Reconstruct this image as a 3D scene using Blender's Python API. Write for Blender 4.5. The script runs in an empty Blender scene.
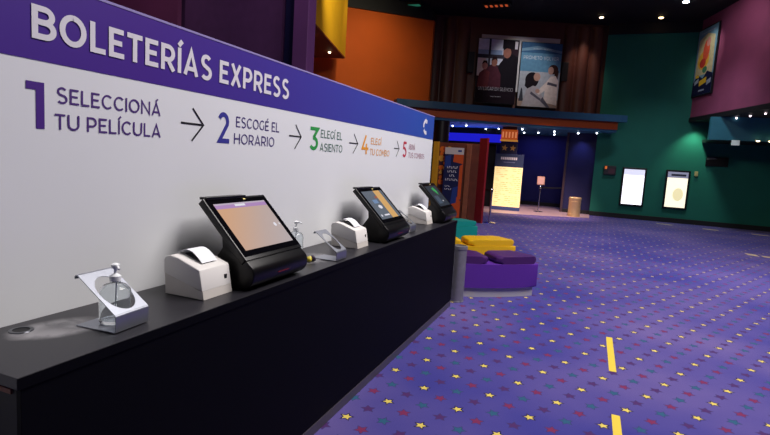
import bpy, bmesh, math, random
from mathutils import Vector, Matrix, noise
PI = math.pi
random.seed(7)
SC = bpy.context.scene
COL = SC.collection

# ------------------------------------------------------------------ helpers
def lin(h):
    h = h.lstrip('#')
    c = [int(h[i:i+2], 16)/255 for i in (0, 2, 4)]
    return tuple((x/12.92 if x <= .04045 else ((x+.055)/1.055)**2.4) for x in c) + (1,)

MATS = {}
def mat(name, color, rough=.5, metal=0., spec=.5, bump=0., bscale=60., var=0., vscale=6., trans=0., ior=1.45,
        emit=None, estr=0., coat=0.):
    if name in MATS: return MATS[name]
    m = bpy.data.materials.new(name); m.use_nodes = True
    nt = m.node_tree; b = nt.nodes['Principled BSDF']
    col = lin(color) if isinstance(color, str) else tuple(color)
    b.inputs['Base Color'].default_value = col
    b.inputs['Roughness'].default_value = rough
    b.inputs['Metallic'].default_value = metal
    b.inputs['Specular IOR Level'].default_value = spec
    b.inputs['Transmission Weight'].default_value = trans
    b.inputs['IOR'].default_value = ior
    b.inputs['Coat Weight'].default_value = coat
    if emit:
        b.inputs['Emission Color'].default_value = lin(emit); b.inputs['Emission Strength'].default_value = estr
    tc = nt.nodes.new('ShaderNodeTexCoord')
    if var > 0:
        n = nt.nodes.new('ShaderNodeTexNoise'); n.inputs['Scale'].default_value = vscale; n.inputs['Detail'].default_value = 5
        nt.links.new(tc.outputs['Object'], n.inputs['Vector'])
        mx = nt.nodes.new('ShaderNodeMix'); mx.data_type = 'RGBA'
        mx.inputs[6].default_value = tuple(c*(1-var) for c in col[:3])+(1,)
        mx.inputs[7].default_value = tuple(min(1, c*(1+var)) for c in col[:3])+(1,)
        nt.links.new(n.outputs['Fac'], mx.inputs[0]); nt.links.new(mx.outputs[2], b.inputs['Base Color'])
    if bump > 0:
        n2 = nt.nodes.new('ShaderNodeTexNoise'); n2.inputs['Scale'].default_value = bscale
        nt.links.new(tc.outputs['Object'], n2.inputs['Vector'])
        bp = nt.nodes.new('ShaderNodeBump'); bp.inputs['Strength'].default_value = bump; bp.inputs['Distance'].default_value = .01
        nt.links.new(n2.outputs['Fac'], bp.inputs['Height']); nt.links.new(bp.outputs['Normal'], b.inputs['Normal'])
    MATS[name] = m
    return m

def tag(o, label=None, cat=None, group=None, kind=None):
    if label: o['label'] = label
    if cat: o['category'] = cat
    if group: o['group'] = group
    if kind: o['kind'] = kind
    return o

def thing(name, label, cat, loc=(0, 0, 0), rz=0, group=None):
    o = bpy.data.objects.new(name, None); COL.objects.link(o)
    o.empty_display_size = .05
    o.location = loc; o.rotation_euler = (0, 0, rz)
    return tag(o, label, cat, group)

class MB:
    """collects shapes, builds ONE mesh object"""
    def __init__(s): s.bm = bmesh.new(); s.mats = []
    def mi(s, m):
        if m is None: return 0
        if m not in s.mats: s.mats.append(m)
        return s.mats.index(m)
    def box(s, x0, x1, y0, y1, z0, z1, bev=0, seg=2, m=None, M=None):
        vs = [s.bm.verts.new(p) for p in [(x0,y0,z0),(x1,y0,z0),(x1,y1,z0),(x0,y1,z0),(x0,y0,z1),(x1,y0,z1),(x1,y1,z1),(x0,y1,z1)]]
        fs = [s.bm.faces.new([vs[i] for i in f]) for f in [(3,2,1,0),(4,5,6,7),(0,1,5,4),(1,2,6,5),(2,3,7,6),(3,0,4,7)]]
        for f in fs: f.material_index = s.mi(m)
        if M: bmesh.ops.transform(s.bm, matrix=M, verts=vs)
        if bev: bmesh.ops.bevel(s.bm, geom=list({e for f in fs for e in f.edges}), offset=bev, segments=seg, affect='EDGES', profile=.5)
        return s
    def prism(s, pts, a, b, axis='y', bev=0, seg=2, m=None):
        """pts: polygon in (x,z) for axis y, (x,y) for axis z, (y,z) for axis x; extruded a..b"""
        def P(p, t):
            return {'y': (p[0], t, p[1]), 'z': (p[0], p[1], t), 'x': (t, p[0], p[1])}[axis]
        A = [s.bm.verts.new(P(p, a)) for p in pts]; B = [s.bm.verts.new(P(p, b)) for p in pts]
        n = len(pts); fs = [s.bm.faces.new(A), s.bm.faces.new(B[::-1])]
        for i in range(n):
            j = (i+1) % n; fs.append(s.bm.faces.new([A[j], A[i], B[i], B[j]]))
        for f in fs: f.material_index = s.mi(m)
        if bev:
            es = list({e for f in fs[:2] for e in f.edges})
            bmesh.ops.bevel(s.bm, geom=es, offset=bev, segments=seg, affect='EDGES', profile=.5)
        return s
    def lathe(s, prof, c=(0, 0, 0), n=32, m=None, close=False):
        rings = []
        for r, z in prof:
            if r < 1e-6: rings.append([s.bm.verts.new((c[0], c[1], c[2]+z))])
            else: rings.append([s.bm.verts.new((c[0]+r*math.cos(2*PI*k/n), c[1]+r*math.sin(2*PI*k/n), c[2]+z)) for k in range(n)])
        for A, B in zip(rings, rings[1:]):
            for k in range(n):
                j = (k+1) % n
                if len(A) == 1 and len(B) == 1: continue
                if len(A) == 1: f = [A[0], B[j], B[k]]
                elif len(B) == 1: f = [A[k], A[j], B[0]]
                else: f = [A[k], A[j], B[j], B[k]]
                s.bm.faces.new(f).material_index = s.mi(m)
        return s
    def tube(s, pts, r, n=10, m=None, flat=None):
        """round (or flat=(w,h)) bar swept along pts"""
        pts = [Vector(p) for p in pts]; rings = []
        for i, p in enumerate(pts):
            d = (pts[min(i+1, len(pts)-1)]-pts[max(i-1, 0)]).normalized()
            up = Vector((0, 0, 1)) if abs(d.z) < .95 else Vector((1, 0, 0))
            a = d.cross(up).normalized(); b = a.cross(d).normalized()
            rr = r[i] if isinstance(r, (list, tuple)) else r
            if flat:
                rings.append([s.bm.verts.new(p+a*x*flat[0]/2+b*y*flat[1]/2) for x, y in ((-1,-1),(1,-1),(1,1),(-1,1))])
            else:
                rings.append([s.bm.verts.new(p+a*rr*math.cos(2*PI*k/n)+b*rr*math.sin(2*PI*k/n)) for k in range(n)])
        k_ = len(rings[0])
        fs = [s.bm.faces.new(rings[0][::-1]), s.bm.faces.new(rings[-1])]
        for A, B in zip(rings, rings[1:]):
            for k in range(k_):
                j = (k+1) % k_; fs.append(s.bm.faces.new([A[k], A[j], B[j], B[k]]))
        for f in fs: f.material_index = s.mi(m)
        return s
    def poly(s, pts, m=None):
        s.bm.faces.new([s.bm.verts.new(p) for p in pts]).material_index = s.mi(m); return s
    def build(s, name, material=None, parent=None, smooth=False, loc=None):
        bmesh.ops.recalc_face_normals(s.bm, faces=s.bm.faces[:])
        me = bpy.data.meshes.new(name); s.bm.to_mesh(me); s.bm.free()
        if s.mats:
            for m in s.mats: me.materials.append(m)
        elif material: me.materials.append(material)
        if smooth:
            for p in me.polygons: p.use_smooth = True
        o = bpy.data.objects.new(name, me); COL.objects.link(o)
        if parent: o.parent = parent
        if loc: o.location = loc
        if smooth:
            try: me.set_sharp_from_angle(angle=math.radians(38))
            except Exception: pass
        return o

def copy_tree(o, parent=None):
    c = o.copy(); COL.objects.link(c)
    if parent: c.parent = parent
    for ch in list(o.children): copy_tree(ch, c)
    return c

def struct(o): o['kind'] = 'structure'; return o

# ------------------------------------------------------------------ stroke lettering (geometric sans capitals)
def arc(cx, cy, rx, ry, a0, a1, n=14):
    return [(cx+rx*math.cos(math.radians(a0+(a1-a0)*i/n)), cy+ry*math.sin(math.radians(a0+(a1-a0)*i/n))) for i in range(n+1)]
def glyph(ch, t):
    h = t/2; T = 1-h; B = h
    acc = {'Á': 'A', 'É': 'E', 'Í': 'I'}
    if ch in acc:
        w, st = glyph(acc[ch], t); cx = w/2
        return w, st+[[(cx-.05, 1.07), (cx+.13, 1.28)]]
    if ch == ' ': return .22, []
    if ch == 'A': return .78, [[(h*.9, 0), (.39, 1-h*.3), (.78-h*.9, 0)], [(.17, .27), (.61, .27)]]
    if ch == 'B': return .68, [[(h, 0), (h, 1)], [(0, T)]+arc(.36, (T+.52)/2, .22, (T-.52)/2, 90, -90)+[(.05, .52)], [(.3, .52)]+arc(.38, (.52+B)/2, .24, (.52-B)/2, 90, -90)+[(0, B)]]
    if ch == 'C': return .74, [arc(.42, .5, .42-h, .5-h, 45, 315, 22)]
    if ch == 'D': return .76, [[(h, 0), (h, 1)], [(0, T)]+arc(.32, .5, .44-h, .5-h, 90, -90, 16)+[(0, B)]]
    if ch == 'E': return .58, [[(h, 0), (h, 1)], [(0, T), (.56, T)], [(0, .51), (.5, .51)], [(0, B), (.58, B)]]
    if ch == 'G': return .78, [arc(.42, .5, .42-h, .5-h, 48, 318, 22)+[(.74-h, .26), (.74-h, .52)]]
    if ch == 'H': return .74, [[(h, 0), (h, 1)], [(.74-h, 0), (.74-h, 1)], [(0, .51), (.74, .51)]]
    if ch == 'I': return t, [[(h, 0), (h, 1)]]
    if ch == 'J': return .5, [[(.1, T), (.5-h, T), (.5-h, .3)]+arc(.25, .28, .25-h, .28-h, 0, -150, 8)]
    if ch == 'L': return .54, [[(h, 1), (h, 0)], [(0, B), (.54, B)]]
    if ch == 'M': return .88, [[(h, 0), (h, .97), (.44, .3), (.88-h, .97), (.88-h, 0)]]
    if ch == 'N': return .76, [[(h, 0), (h, .95), (.76-h, .05), (.76-h, 1)]]
    if ch == 'O': return .86, [arc(.43, .5, .43-h, .5-h, 90, 452, 28)]
    if ch == 'P': return .66, [[(h, 0), (h, 1)], [(0, T)]+arc(.34, .66, .32-h, T-.66, 90, -90)+[(0, .66*2-T)]]
    if ch == 'R': return .68, [[(h, 0), (h, 1)], [(0, T)]+arc(.34, .66, .32-h, T-.66, 90, -90)+[(0, .66*2-T)], [(.36, .34), (.6, 0)]]
    if ch == 'S': return .66, [arc(.33, .745, .30-h, .255+h*.5-h, 32, 262, 12)+arc(.33, .27, .33-h, .27+h*.5-h, 82, -145, 12)]
    if ch == 'T': return .62, [[(.31, 0), (.31, 1)], [(0, T), (.62, T)]]
    if ch == 'U': return .74, [[(h, 1), (h, .38)]+arc(.37, .37, .37-h, .37-h, 180, 360, 14)+[(.74-h, 1)]]
    if ch == 'V': return .76, [[(h*.9, 1), (.38, h*.3), (.76-h*.9, 1)]]
    if ch == 'X': return .72, [[(h*1.1, 0), (.72-h*1.1, 1)], [(h*1.1, 1), (.72-h*1.1, 0)]]
    if ch == '1': return .36, [[(0, T), (.36-h, T), (.36-h, 0)]]
    if ch == '2': return .62, [arc(.3, .69, .29-h, .31-h, 155, -20, 12)+[(.12, B), (.62, B)]]
    if ch == '3': return .62, [[(.04, T), (.56, T), (.3, .58)]+arc(.3, .3, .31-h, .3-h, 88, -150, 14)]
    if ch == '4': return .72, [[(.42, 1), (.08, .3), (.72, .3)], [(.5, .56), (.5, 0)]]
    if ch == '5': return .62, [[(.56, T), (.14, T), (.11, .58), (.3, .59)]+arc(.3, .31, .31-h, .31-h, 80, -150, 14)]
    return .5, []
def stroke_poly(bm, pts, t, to3, lift):
    n = len(pts); L = []; R = []
    for i in range(n):
        p = Vector(pts[i])
        d0 = (p-Vector(pts[i-1])).normalized() if i > 0 else None
        d1 = (Vector(pts[i+1])-p).normalized() if i < n-1 else None
        if d0 is None: d0 = d1
        if d1 is None: d1 = d0
        nn = Vector((-(d0.y+d1.y), d0.x+d1.x))
        if nn.length < 1e-6: nn = Vector((-d0.y, d0.x))
        nn.normalize(); k = 1/max(.4, nn.dot(Vector((-d0.y, d0.x))))
        L.append(p+nn*t/2*k); R.append(p-nn*t/2*k)
    a = [bm.verts.new(to3(q, lift)) for q in L]; b = [bm.verts.new(to3(q, lift)) for q in R]
    for i in range(n-1):
        bm.faces.new([a[i], b[i], b[i+1], a[i+1]])
def lettering(name, text, t, origin, u, v, nrm, height, length, material, parent, gap=.13, z=.0012, extra=None):
    """flat cut lettering: origin = lower left, u right, v up, stretched to length"""
    bm = bmesh.new(); x = 0; items = []
    for ch in text:
        w, st = glyph(ch, t); items.append((x, st)); x += w+gap
    tot = x-gap; sx = length/tot
    o = Vector(origin); u = Vector(u); v = Vector(v); nrm = Vector(nrm)
    k = 0
    for x0, st in items:
        for s_ in st:
            k += 1
            f = lambda q, l, x0=x0: o+u*((q[0]+x0)*sx)+v*(q[1]*height)+nrm*l
            stroke_poly(bm, s_, t, f, z+.00015*(k % 4))
    me = bpy.data.meshes.new(name); bm.to_mesh(me); bm.free(); me.materials.append(material)
    ob = bpy.data.objects.new(name, me); COL.objects.link(ob); ob.parent = parent
    return ob

# ------------------------------------------------------------------ camera
cam_d = bpy.data.cameras.new('camera'); cam_d.sensor_width = 36; cam_d.lens = 24; cam_d.clip_start = .02
cam = bpy.data.objects.new('camera', cam_d); COL.objects.link(cam)
Rw = ((0.92583543, 0.09989393, -0.36448589), (0.3727278, -0.08192809, 0.92431692), (0.06247202, -0.99161938, -0.11308518))
# columns of Rw: image right, image down, forward -> blender camera axes right, up, back
M = Matrix(((Rw[0][0], -Rw[0][1], -Rw[0][2], 1.70), (Rw[1][0], -Rw[1][1], -Rw[1][2], 0), (Rw[2][0], -Rw[2][1], -Rw[2][2], 1.56), (0, 0, 0, 1)))
cam.matrix_world = M
SC.camera = cam
SC.view_settings.view_transform = 'Standard'; SC.view_settings.look = 'None'
SC.view_settings.gamma = 1; SC.view_settings.exposure = 0; SC.view_settings.use_curve_mapping = False

# ------------------------------------------------------------------ carpet material with printed stars
def carpet():
    m = bpy.data.materials.new('star_carpet'); m.use_nodes = True; nt = m.node_tree; N = nt.nodes; Lk = nt.links
    b = N['Principled BSDF']; b.inputs['Roughness'].default_value = .85; b.inputs['Specular IOR Level'].default_value = .3
    b.inputs['Sheen Weight'].default_value = .25; b.inputs['Sheen Roughness'].default_value = .5
    b.inputs['Sheen Tint'].default_value = (.55, .5, 1, 1)
    tc = N.new('ShaderNodeTexCoord'); sp = N.new('ShaderNodeSeparateXYZ'); Lk.new(tc.outputs['Object'], sp.inputs[0])
    def val(x): return x
    def mth(op, a, b_=None, c=None):
        n = N.new('ShaderNodeMath'); n.operation = op
        for i, q in enumerate((a, b_, c)):
            if q is None: continue
            if isinstance(q, (int, float)): n.inputs[i].default_value = q
            else: Lk.new(q, n.inputs[i])
        return n.outputs[0]
    ax, ay, bx, by = .0745, .1535, .1420, -.0940
    det = ax*by-bx*ay
    X = mth('SUBTRACT', sp.outputs[0], .920); Y = mth('SUBTRACT', sp.outputs[1], 3.606)
    i = mth('ADD', mth('MULTIPLY', X, by/det), mth('MULTIPLY', Y, -bx/det))
    j = mth('ADD', mth('MULTIPLY', X, -ay/det), mth('MULTIPLY', Y, ax/det))
    i0 = mth('ROUND', i); j0 = mth('ROUND', j)
    dx = mth('SUBTRACT', X, mth('ADD', mth('MULTIPLY', i0, ax), mth('MULTIPLY', j0, bx)))
    dy = mth('SUBTRACT', Y, mth('ADD', mth('MULTIPLY', i0, ay), mth('MULTIPLY', j0, by)))
    pi_ = mth('FLOORED_MODULO', i0, 2); pj = mth('FLOORED_MODULO', j0, 2)
    r = mth('SQRT', mth('ADD', mth('MULTIPLY', dx, dx), mth('MULTIPLY', dy, dy)))
    rot = mth('ADD', mth('MULTIPLY', i0, .9), mth('MULTIPLY', j0, 1.7))
    th = mth('ADD', mth('ARCTAN2', dy, dx), rot)
    w = 2*PI/5
    a = mth('ABSOLUTE', mth('SUBTRACT', mth('FLOORED_MODULO', th, w), w/2))
    x = mth('MULTIPLY', mth('COSINE', a), r); y = mth('MULTIPLY', mth('SINE', a), r)
    def star(R, ri):
        Rx, Ry = R*math.cos(PI/5), R*math.sin(PI/5)
        s = mth('SUBTRACT', mth('MULTIPLY', mth('SUBTRACT', x, ri), Ry), mth('MULTIPLY', y, Rx-ri))
        return mth('LESS_THAN', s, 0)
    yel = mth('MULTIPLY', mth('LESS_THAN', pi_, .5), mth('LESS_THAN', pj, .5))
    inner_a = star(.034, .0165); inner_b = star(.043, .021); outer = star(.052, .026)
    inner = mth('ADD', mth('MULTIPLY', inner_a, yel), mth('MULTIPLY', inner_b, mth('SUBTRACT', 1, yel)))
    def mix(f, A, B):
        n = N.new('ShaderNodeMix'); n.data_type = 'RGBA'
        if isinstance(f, (int, float)): n.inputs[0].default_value = f
        else: Lk.new(f, n.inputs[0])
        for k, q in ((6, A), (7, B)):
            if isinstance(q, tuple): n.inputs[k].default_value = q
            else: Lk.new(q, n.inputs[k])
        return n.outputs[2]
    c1 = mix(pi_, lin('#6e1848'), lin('#174e6c'))      # (0,1) red, (1,1) green
    c0 = mix(pi_, lin('#d2bc56'), lin('#401858'))      # (0,0) yellow, (1,0) plum
    cs = mix(pj, c0, c1)
    nz = N.new('ShaderNodeTexNoise'); nz.inputs['Scale'].default_value = .55; nz.inputs['Detail'].default_value = 3
    Lk.new(tc.outputs['Object'], nz.inputs['Vector'])
    mr = N.new('ShaderNodeMapRange'); mr.inputs[1].default_value = .38; mr.inputs[2].default_value = .68
    Lk.new(nz.outputs['Fac'], mr.inputs[0])
    base = mix(mr.outputs[0], lin('#2f2e86'), lin('#665692'))   # blue pile: lilac wear mottling with soft lamp light painted in
    fz = N.new('ShaderNodeTexNoise'); fz.inputs['Scale'].default_value = 190; Lk.new(tc.outputs['Object'], fz.inputs['Vector'])
    base = mix(mth('MULTIPLY', fz.outputs['Fac'], .35), base, lin('#201c5c'))
    dark = mix(yel, lin('#2c2460'), lin('#1c1440'))
    c = mix(outer, base, dark); c = mix(inner, c, cs)
    Lk.new(c, b.inputs['Base Color'])
    bp = N.new('ShaderNodeBump'); bp.inputs['Strength'].default_value = .25; bp.inputs['Distance'].default_value = .005
    Lk.new(fz.outputs['Fac'], bp.inputs['Height']); Lk.new(bp.outputs['Normal'], b.inputs['Normal'])
    return m

# ------------------------------------------------------------------ materials
m_carpet = carpet()
m_black = mat('black_paint', '#0d0d12', .6)
m_ceil = mat('ceiling_black', '#14131a', .8, var=.3, vscale=1.5)
m_tile = mat('lobby_tile', '#b49aa0', .35, var=.12, vscale=3)
m_green = mat('green_wall_paint', '#0f6857', .75, var=.12, vscale=2.5, bump=.05)
m_green_dk = mat('teal_beam_paint', '#2c7484', .5, var=.1)
m_purp = mat('plum_wall_paint', '#84405f', .75, var=.25, vscale=1.6, bump=.05)
m_maroon = mat('maroon_column_paint', '#6b3058', .7, var=.2, vscale=1.2)
m_violet = mat('violet_column_paint', '#5e3468', .6, var=.2, vscale=1.5)
m_navy = mat('navy_paint', '#141644', .6)
m_orange = mat('orange_wall_paint', '#d8600f', .75, var=.12, vscale=1.2, bump=.04)
m_yellow_w = mat('yellow_fascia_paint', '#f2b81e', .6, var=.1, vscale=2)
m_brown = mat('brown_wall_panel', '#573128', .5, var=.3, vscale=2.2)
m_rim = mat('blue_cornice_paint', '#23506e', .4, var=.1)
m_bandor = mat('orange_cornice_paint', '#c85a20', .5, var=.1)
m_soff = mat('blue_soffit_paint', '#2f6c90', .5)
m_bluew = mat('deep_blue_wall_paint', '#14175c', .7, var=.15, vscale=2)
m_pier = mat('navy_pier_paint', '#0f1146', .7, var=.15, vscale=2)
m_wht = mat('white_vinyl', '#e9ebee', .38, spec=.5, var=.02, vscale=2)
m_letter = mat('off_white_vinyl', '#e2dfe6', .5)
m_chrome = mat('chrome', '#d5d7dc', .16, metal=1)
m_steel = mat('brushed_steel', '#a4a8b2', .42, metal=.9, var=.08, vscale=20)
m_blk_plastic = mat('black_plastic', '#07070a', .34, spec=.4)
m_ivory = mat('ivory_plastic', '#e2dfdc', .42)
m_ivory2 = mat('ivory_plastic_base', '#d6d0ca', .45)
m_paper = mat('receipt_paper', '#eef0f6', .7)
m_glass = mat('clear_plastic', '#f6fafc', .04, trans=1, ior=1.25)
m_pump = mat('white_pump_plastic', '#edf0f3', .3)

# worktop: dark laminate with pale smears
def worktop_mat():
    m = bpy.data.materials.new('dark_laminate'); m.use_nodes = True; nt = m.node_tree; N = nt.nodes; Lk = nt.links
    b = N['Principled BSDF']; b.inputs['Roughness'].default_value = .38; b.inputs['Specular IOR Level'].default_value = .4
    tc = N.new('ShaderNodeTexCoord')
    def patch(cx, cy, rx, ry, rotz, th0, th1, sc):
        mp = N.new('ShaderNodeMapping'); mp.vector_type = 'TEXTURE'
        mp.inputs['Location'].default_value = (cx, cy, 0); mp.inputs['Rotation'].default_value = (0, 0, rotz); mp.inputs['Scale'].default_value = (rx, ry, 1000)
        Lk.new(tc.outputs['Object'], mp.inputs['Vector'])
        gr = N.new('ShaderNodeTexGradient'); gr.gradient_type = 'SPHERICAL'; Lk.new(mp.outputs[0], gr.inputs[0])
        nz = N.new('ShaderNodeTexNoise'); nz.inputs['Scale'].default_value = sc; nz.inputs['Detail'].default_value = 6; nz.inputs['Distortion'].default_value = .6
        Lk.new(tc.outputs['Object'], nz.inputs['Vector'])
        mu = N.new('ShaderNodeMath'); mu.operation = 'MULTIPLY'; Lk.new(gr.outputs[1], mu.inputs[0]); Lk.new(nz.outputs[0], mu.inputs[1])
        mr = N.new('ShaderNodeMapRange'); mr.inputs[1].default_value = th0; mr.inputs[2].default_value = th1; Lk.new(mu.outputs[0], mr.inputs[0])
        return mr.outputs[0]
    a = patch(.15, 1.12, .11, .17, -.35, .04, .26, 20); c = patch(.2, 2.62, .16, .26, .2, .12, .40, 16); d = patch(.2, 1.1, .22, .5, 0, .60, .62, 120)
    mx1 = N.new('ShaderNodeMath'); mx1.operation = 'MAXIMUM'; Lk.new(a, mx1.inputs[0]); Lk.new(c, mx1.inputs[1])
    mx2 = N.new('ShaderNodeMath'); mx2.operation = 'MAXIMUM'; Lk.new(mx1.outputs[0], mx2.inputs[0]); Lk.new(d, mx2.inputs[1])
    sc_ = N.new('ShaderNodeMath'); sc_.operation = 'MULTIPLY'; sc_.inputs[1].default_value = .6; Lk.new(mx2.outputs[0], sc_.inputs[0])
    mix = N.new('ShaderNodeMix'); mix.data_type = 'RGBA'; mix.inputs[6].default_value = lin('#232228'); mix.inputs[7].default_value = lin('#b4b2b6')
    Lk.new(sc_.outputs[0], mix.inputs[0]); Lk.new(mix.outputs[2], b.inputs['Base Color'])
    return m
m_top = worktop_mat()

# ================================================================== SETTING
# floor
struct(MB().box(-16, 9.5, -3, 20.2, -.1, 0).build('floor', m_carpet))
# tiled strip at the far entrance (curved edge)
edge = [(-4.2, 16.1), (-2.6, 16.6), (-1.2, 17.3), (.3, 17.9), (1.2, 18.4), (1.76, 18.75)]
struct(MB().prism(edge+[(1.76, 20.3), (.78, 20.3), (.78, 22.6), (-4.2, 22.6)], -.02, .006, axis='z').build('floor_entry_tile', m_tile))
struct(MB().box(-16, 9.5, -3, 23, 6.7, 6.9).build('ceiling', m_ceil))
# back green wall
struct(MB().box(1.75, 9.5, 20, 20.15, 0, 6.7).build('wall_back', m_green))
struct(MB().box(1.75, 9.5, 19.955, 20, 0, .16, bev=.006).build('baseboard_back', m_black))
struct(MB().box(1.75, 4.6, 19.93, 20, 6.35, 6.7).build('trim_1', m_black))  # black band painting in the shadow along the wall top
# recessed entrance
struct(MB().box(-4.4, .9, 22.6, 22.75, 0, 2.95).build('wall_recess_back', m_bluew))
struct(MB().box(.78, 1.76, 20.3, 22.6, 0, 2.95).build('wall_recess_right', m_pier))
struct(MB().box(.72, .80, 20.24, 20.3, 0, 2.95, bev=.004).build('trim_2', mat('bronze_trim', '#3c2c34', .4)))
struct(MB().box(.8, 1.75, 20.255, 20.3, 0, .14, bev=.005).build('baseboard_recess_right', m_black))
struct(MB().box(-4.4, .78, 22.55, 22.6, 0, .16, bev=.006).build('baseboard_recess_back', m_black))
struct(MB().box(-9, -1.75, 19.7, 19.85, 0, 2.95).build('wall_recess_left', m_black))
# upper fluted panel wall behind the posters
th_f = math.atan2(1.1, 2.75)
uF = Vector((math.cos(th_f), math.sin(th_f), 0)); nF = Vector((math.sin(th_f), -math.cos(th_f), 0))   # nF points to the room
def fpt(s, off=0, z=0):  # along the facade line, s=0 at left poster corner
    p = Vector((-2.4, 18.2, 0))+uF*s+nF*off; return (p.x, p.y, z)
def fbox(name, s0, s1, o0, o1, z0, z1, material, parent=None, bev=0):
    T = Matrix.Translation(Vector((-2.4, 18.2, 0))) @ Matrix.Rotation(th_f, 4, 'Z')
    return MB().box(s0, s1, -o1, -o0, z0, z1, bev=bev, M=T).build(name, material, parent)
struct(fbox('wall_front_upper', -1.9, 4.62, -.5, -.3, 3.2, 6.7, m_brown))
for k, (s0, s1, dp) in enumerate([(-1.65, -1.25, .1), (-1.2, -.75, .1), (-.7, -.25, .08), (3.05, 3.5, .12), (3.55, 3.98, .12), (4.02, 4.45, .12)]):
    struct(MB().prism([fpt(s0+(s1-s0)*i/10, -.3+dp*math.sin(PI*i/10)**.6)[:2] for i in range(11)], 3.3, 6.6, axis='z').build('trim_%d' % (k+3), m_brown, smooth=True))
# cornice over the entrance: blue rim, orange band, blue soffit
CR = [(-4.4, 15.75), (-4.1, 15.95), (-3.4, 16.35), (-2.2, 17.1), (-.95, 17.85), (.4, 18.5), (1.5, 18.95), (2.35, 19.25)]
def off_curve(pts, d):
    out = []
    for i, p in enumerate(pts):
        a = Vector(pts[max(i-1, 0)]); b = Vector(pts[min(i+1, len(pts)-1)]); t = (b-a).normalized()
        out.append((p[0]+t.y*d, p[1]-t.x*d))
    return out
def band(name, d0, d1, z0, z1, material, ext=0):
    f = off_curve(CR, d0); f2 = off_curve(CR, d1)
    if ext: f = f+[(f[-1][0]+ext, f[-1][1]+.12)]
    return MB().prism(f+f2[::-1], z0, z1, axis='z').build(name, material)
struct(band('trim_11', .22, -.25, 3.28, 3.5, m_rim, ext=.2))
struct(band('trim_12', 0, -.25, 3.03, 3.28, m_bandor))
struct(MB().prism([(p[0], p[1]) for p in off_curve(CR, -.05)]+[(2.2, 19.98), (1.74, 19.98), (1.74, 22.6), (-4.4, 22.6)], 2.95, 3.03, axis='z').build('trim_13', m_soff))
struct(MB().prism(off_curve(CR, -.2)+[(2.2, 19.98), (-4.4, 22.6)], 3.4, 3.46, axis='z').build('trim_14', m_rim))
# left side: tall walls behind the sign panel
struct(MB().box(-10, -5.83, 7.8, 7.9, 0, 6.7).build('wall_left_maroon', m_maroon))
struct(MB().box(-16, -8.2, 18.2, 18.4, 0, 6.7).build('wall_left_far', mat('aubergine_wall', '#2a1430', .8)))
struct(MB().box(-6.3, -3.64, 8.0, 8.1, 0, 6.7).build('wall_left_violet', mat('dusk_violet_wall', '#54305c', .7, var=.2)))
struct(MB().prism([(-7.72, 13.74), (-3.72, 17.1), (-3.72, 17.25), (-7.72, 13.9)], 0, 6.27, axis='z').build('wall_left_orange', m_orange))
struct(MB().prism([(-7.72, 13.64), (-3.72, 17.0), (-3.72, 17.25), (-7.72, 13.9)], 6.27, 6.7, axis='z').build('trim_15', m_black))
struct(MB().box(-16, -15.9, -3, 20, 0, 6.7).build('wall_left_outer', m_maroon))
# yellow fascia box running obliquely, with an orange soffit
fa = Vector((-3.92, 8.7, 0)); fb = Vector((-5.53, 14.235, 0)); fd = (fb-fa).normalized(); fn = Vector((fd.y, -fd.x, 0))
back = [fb-fn*2.2, fa-fn*2.2]
struct(MB().prism([(fa.x, fa.y), (fb.x, fb.y), (back[0].x, back[0].y), (back[1].x, back[1].y)], 4.52, 6.7, axis='z').build('wall_yellow_fascia', m_yellow_w))
struct(MB().prism([(fa.x, fa.y), (fb.x, fb.y), (back[0].x, back[0].y), (back[1].x, back[1].y)], 4.48, 4.52, axis='z').build('trim_16', mat('rust_soffit', '#8a3a1c', .7)))
# right: oblique plum wall over a dark soffit, teal beam
a0 = Vector((4.562, 20, 0)); dR = Vector((.254, -.967, 0)).normalized(); nR = Vector((dR.y, -dR.x, 0))  # nR faces the room (-x)
b0 = a0+dR*13
struct(MB().prism([(a0.x, a0.y), (b0.x, b0.y), (b0.x-nR.x*.2, b0.y-nR.y*.2), (a0.x-nR.x*.2, a0.y)], 3.56, 6.7, axis='z').build('wall_right_upper', m_purp))
struct(MB().prism([(a0.x-.03, a0.y), (b0.x-.03, b0.y), (9.5, b0.y), (9.5, 20)], 3.42, 3.56, axis='z').build('trim_17', m_black))
struct(MB().box(4.84, 9.5, 18, 18.25, 2.75, 3.42).build('trim_18', m_green_dk))
struct(MB().box(5.0, 9.5, 18.25, 20, 2.75, 2.85).build('trim_19', m_black))
struct(MB().box(9.4, 9.5, -3, 20, 0, 3.5).build('wall_right', mat('charcoal_wall', '#17181c', .8)))

# ================================================================== SIGN PANEL
def grad_mat():
    m = bpy.data.materials.new('violet_to_blue_ramp'); m.use_nodes = True; nt = m.node_tree; N = nt.nodes; b = N['Principled BSDF']  # band colour runs from violet to blue along its length
    b.inputs['Roughness'].default_value = .4
    tc = N.new('ShaderNodeTexCoord'); sp = N.new('ShaderNodeSeparateXYZ'); nt.links.new(tc.outputs['Object'], sp.inputs[0])
    mr = N.new('ShaderNodeMapRange'); mr.inputs[1].default_value = 1.6; mr.inputs[2].default_value = 5.2; nt.links.new(sp.outputs[1], mr.inputs[0])
    r = N.new('ShaderNodeValToRGB'); r.color_ramp.elements[0].color = lin('#48288c'); r.color_ramp.elements[1].color = lin('#3050ac')
    nt.links.new(mr.outputs[0], r.inputs[0]); nt.links.new(r.outputs[0], b.inputs['Base Color']); return m
sign = thing('sign_panel', 'long white standing panel with violet band and ticket-buying steps behind the black counter', 'sign panel', (0, 0, 0))
MB().box(-.06, 0, -.35, 5.63, 0, 2.06, bev=.002).build('panel_board', m_wht, sign)
MB().box(-.001, .0015, -.349, 5.629, 1.807, 2.062).build('violet_band', grad_mat(), sign)
MB().box(-.06, .003, -.35, 5.63, 2.06, 2.069).build('top_edge', mat('pale_lilac_edge', '#9a8ec4', .4), sign)
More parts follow.
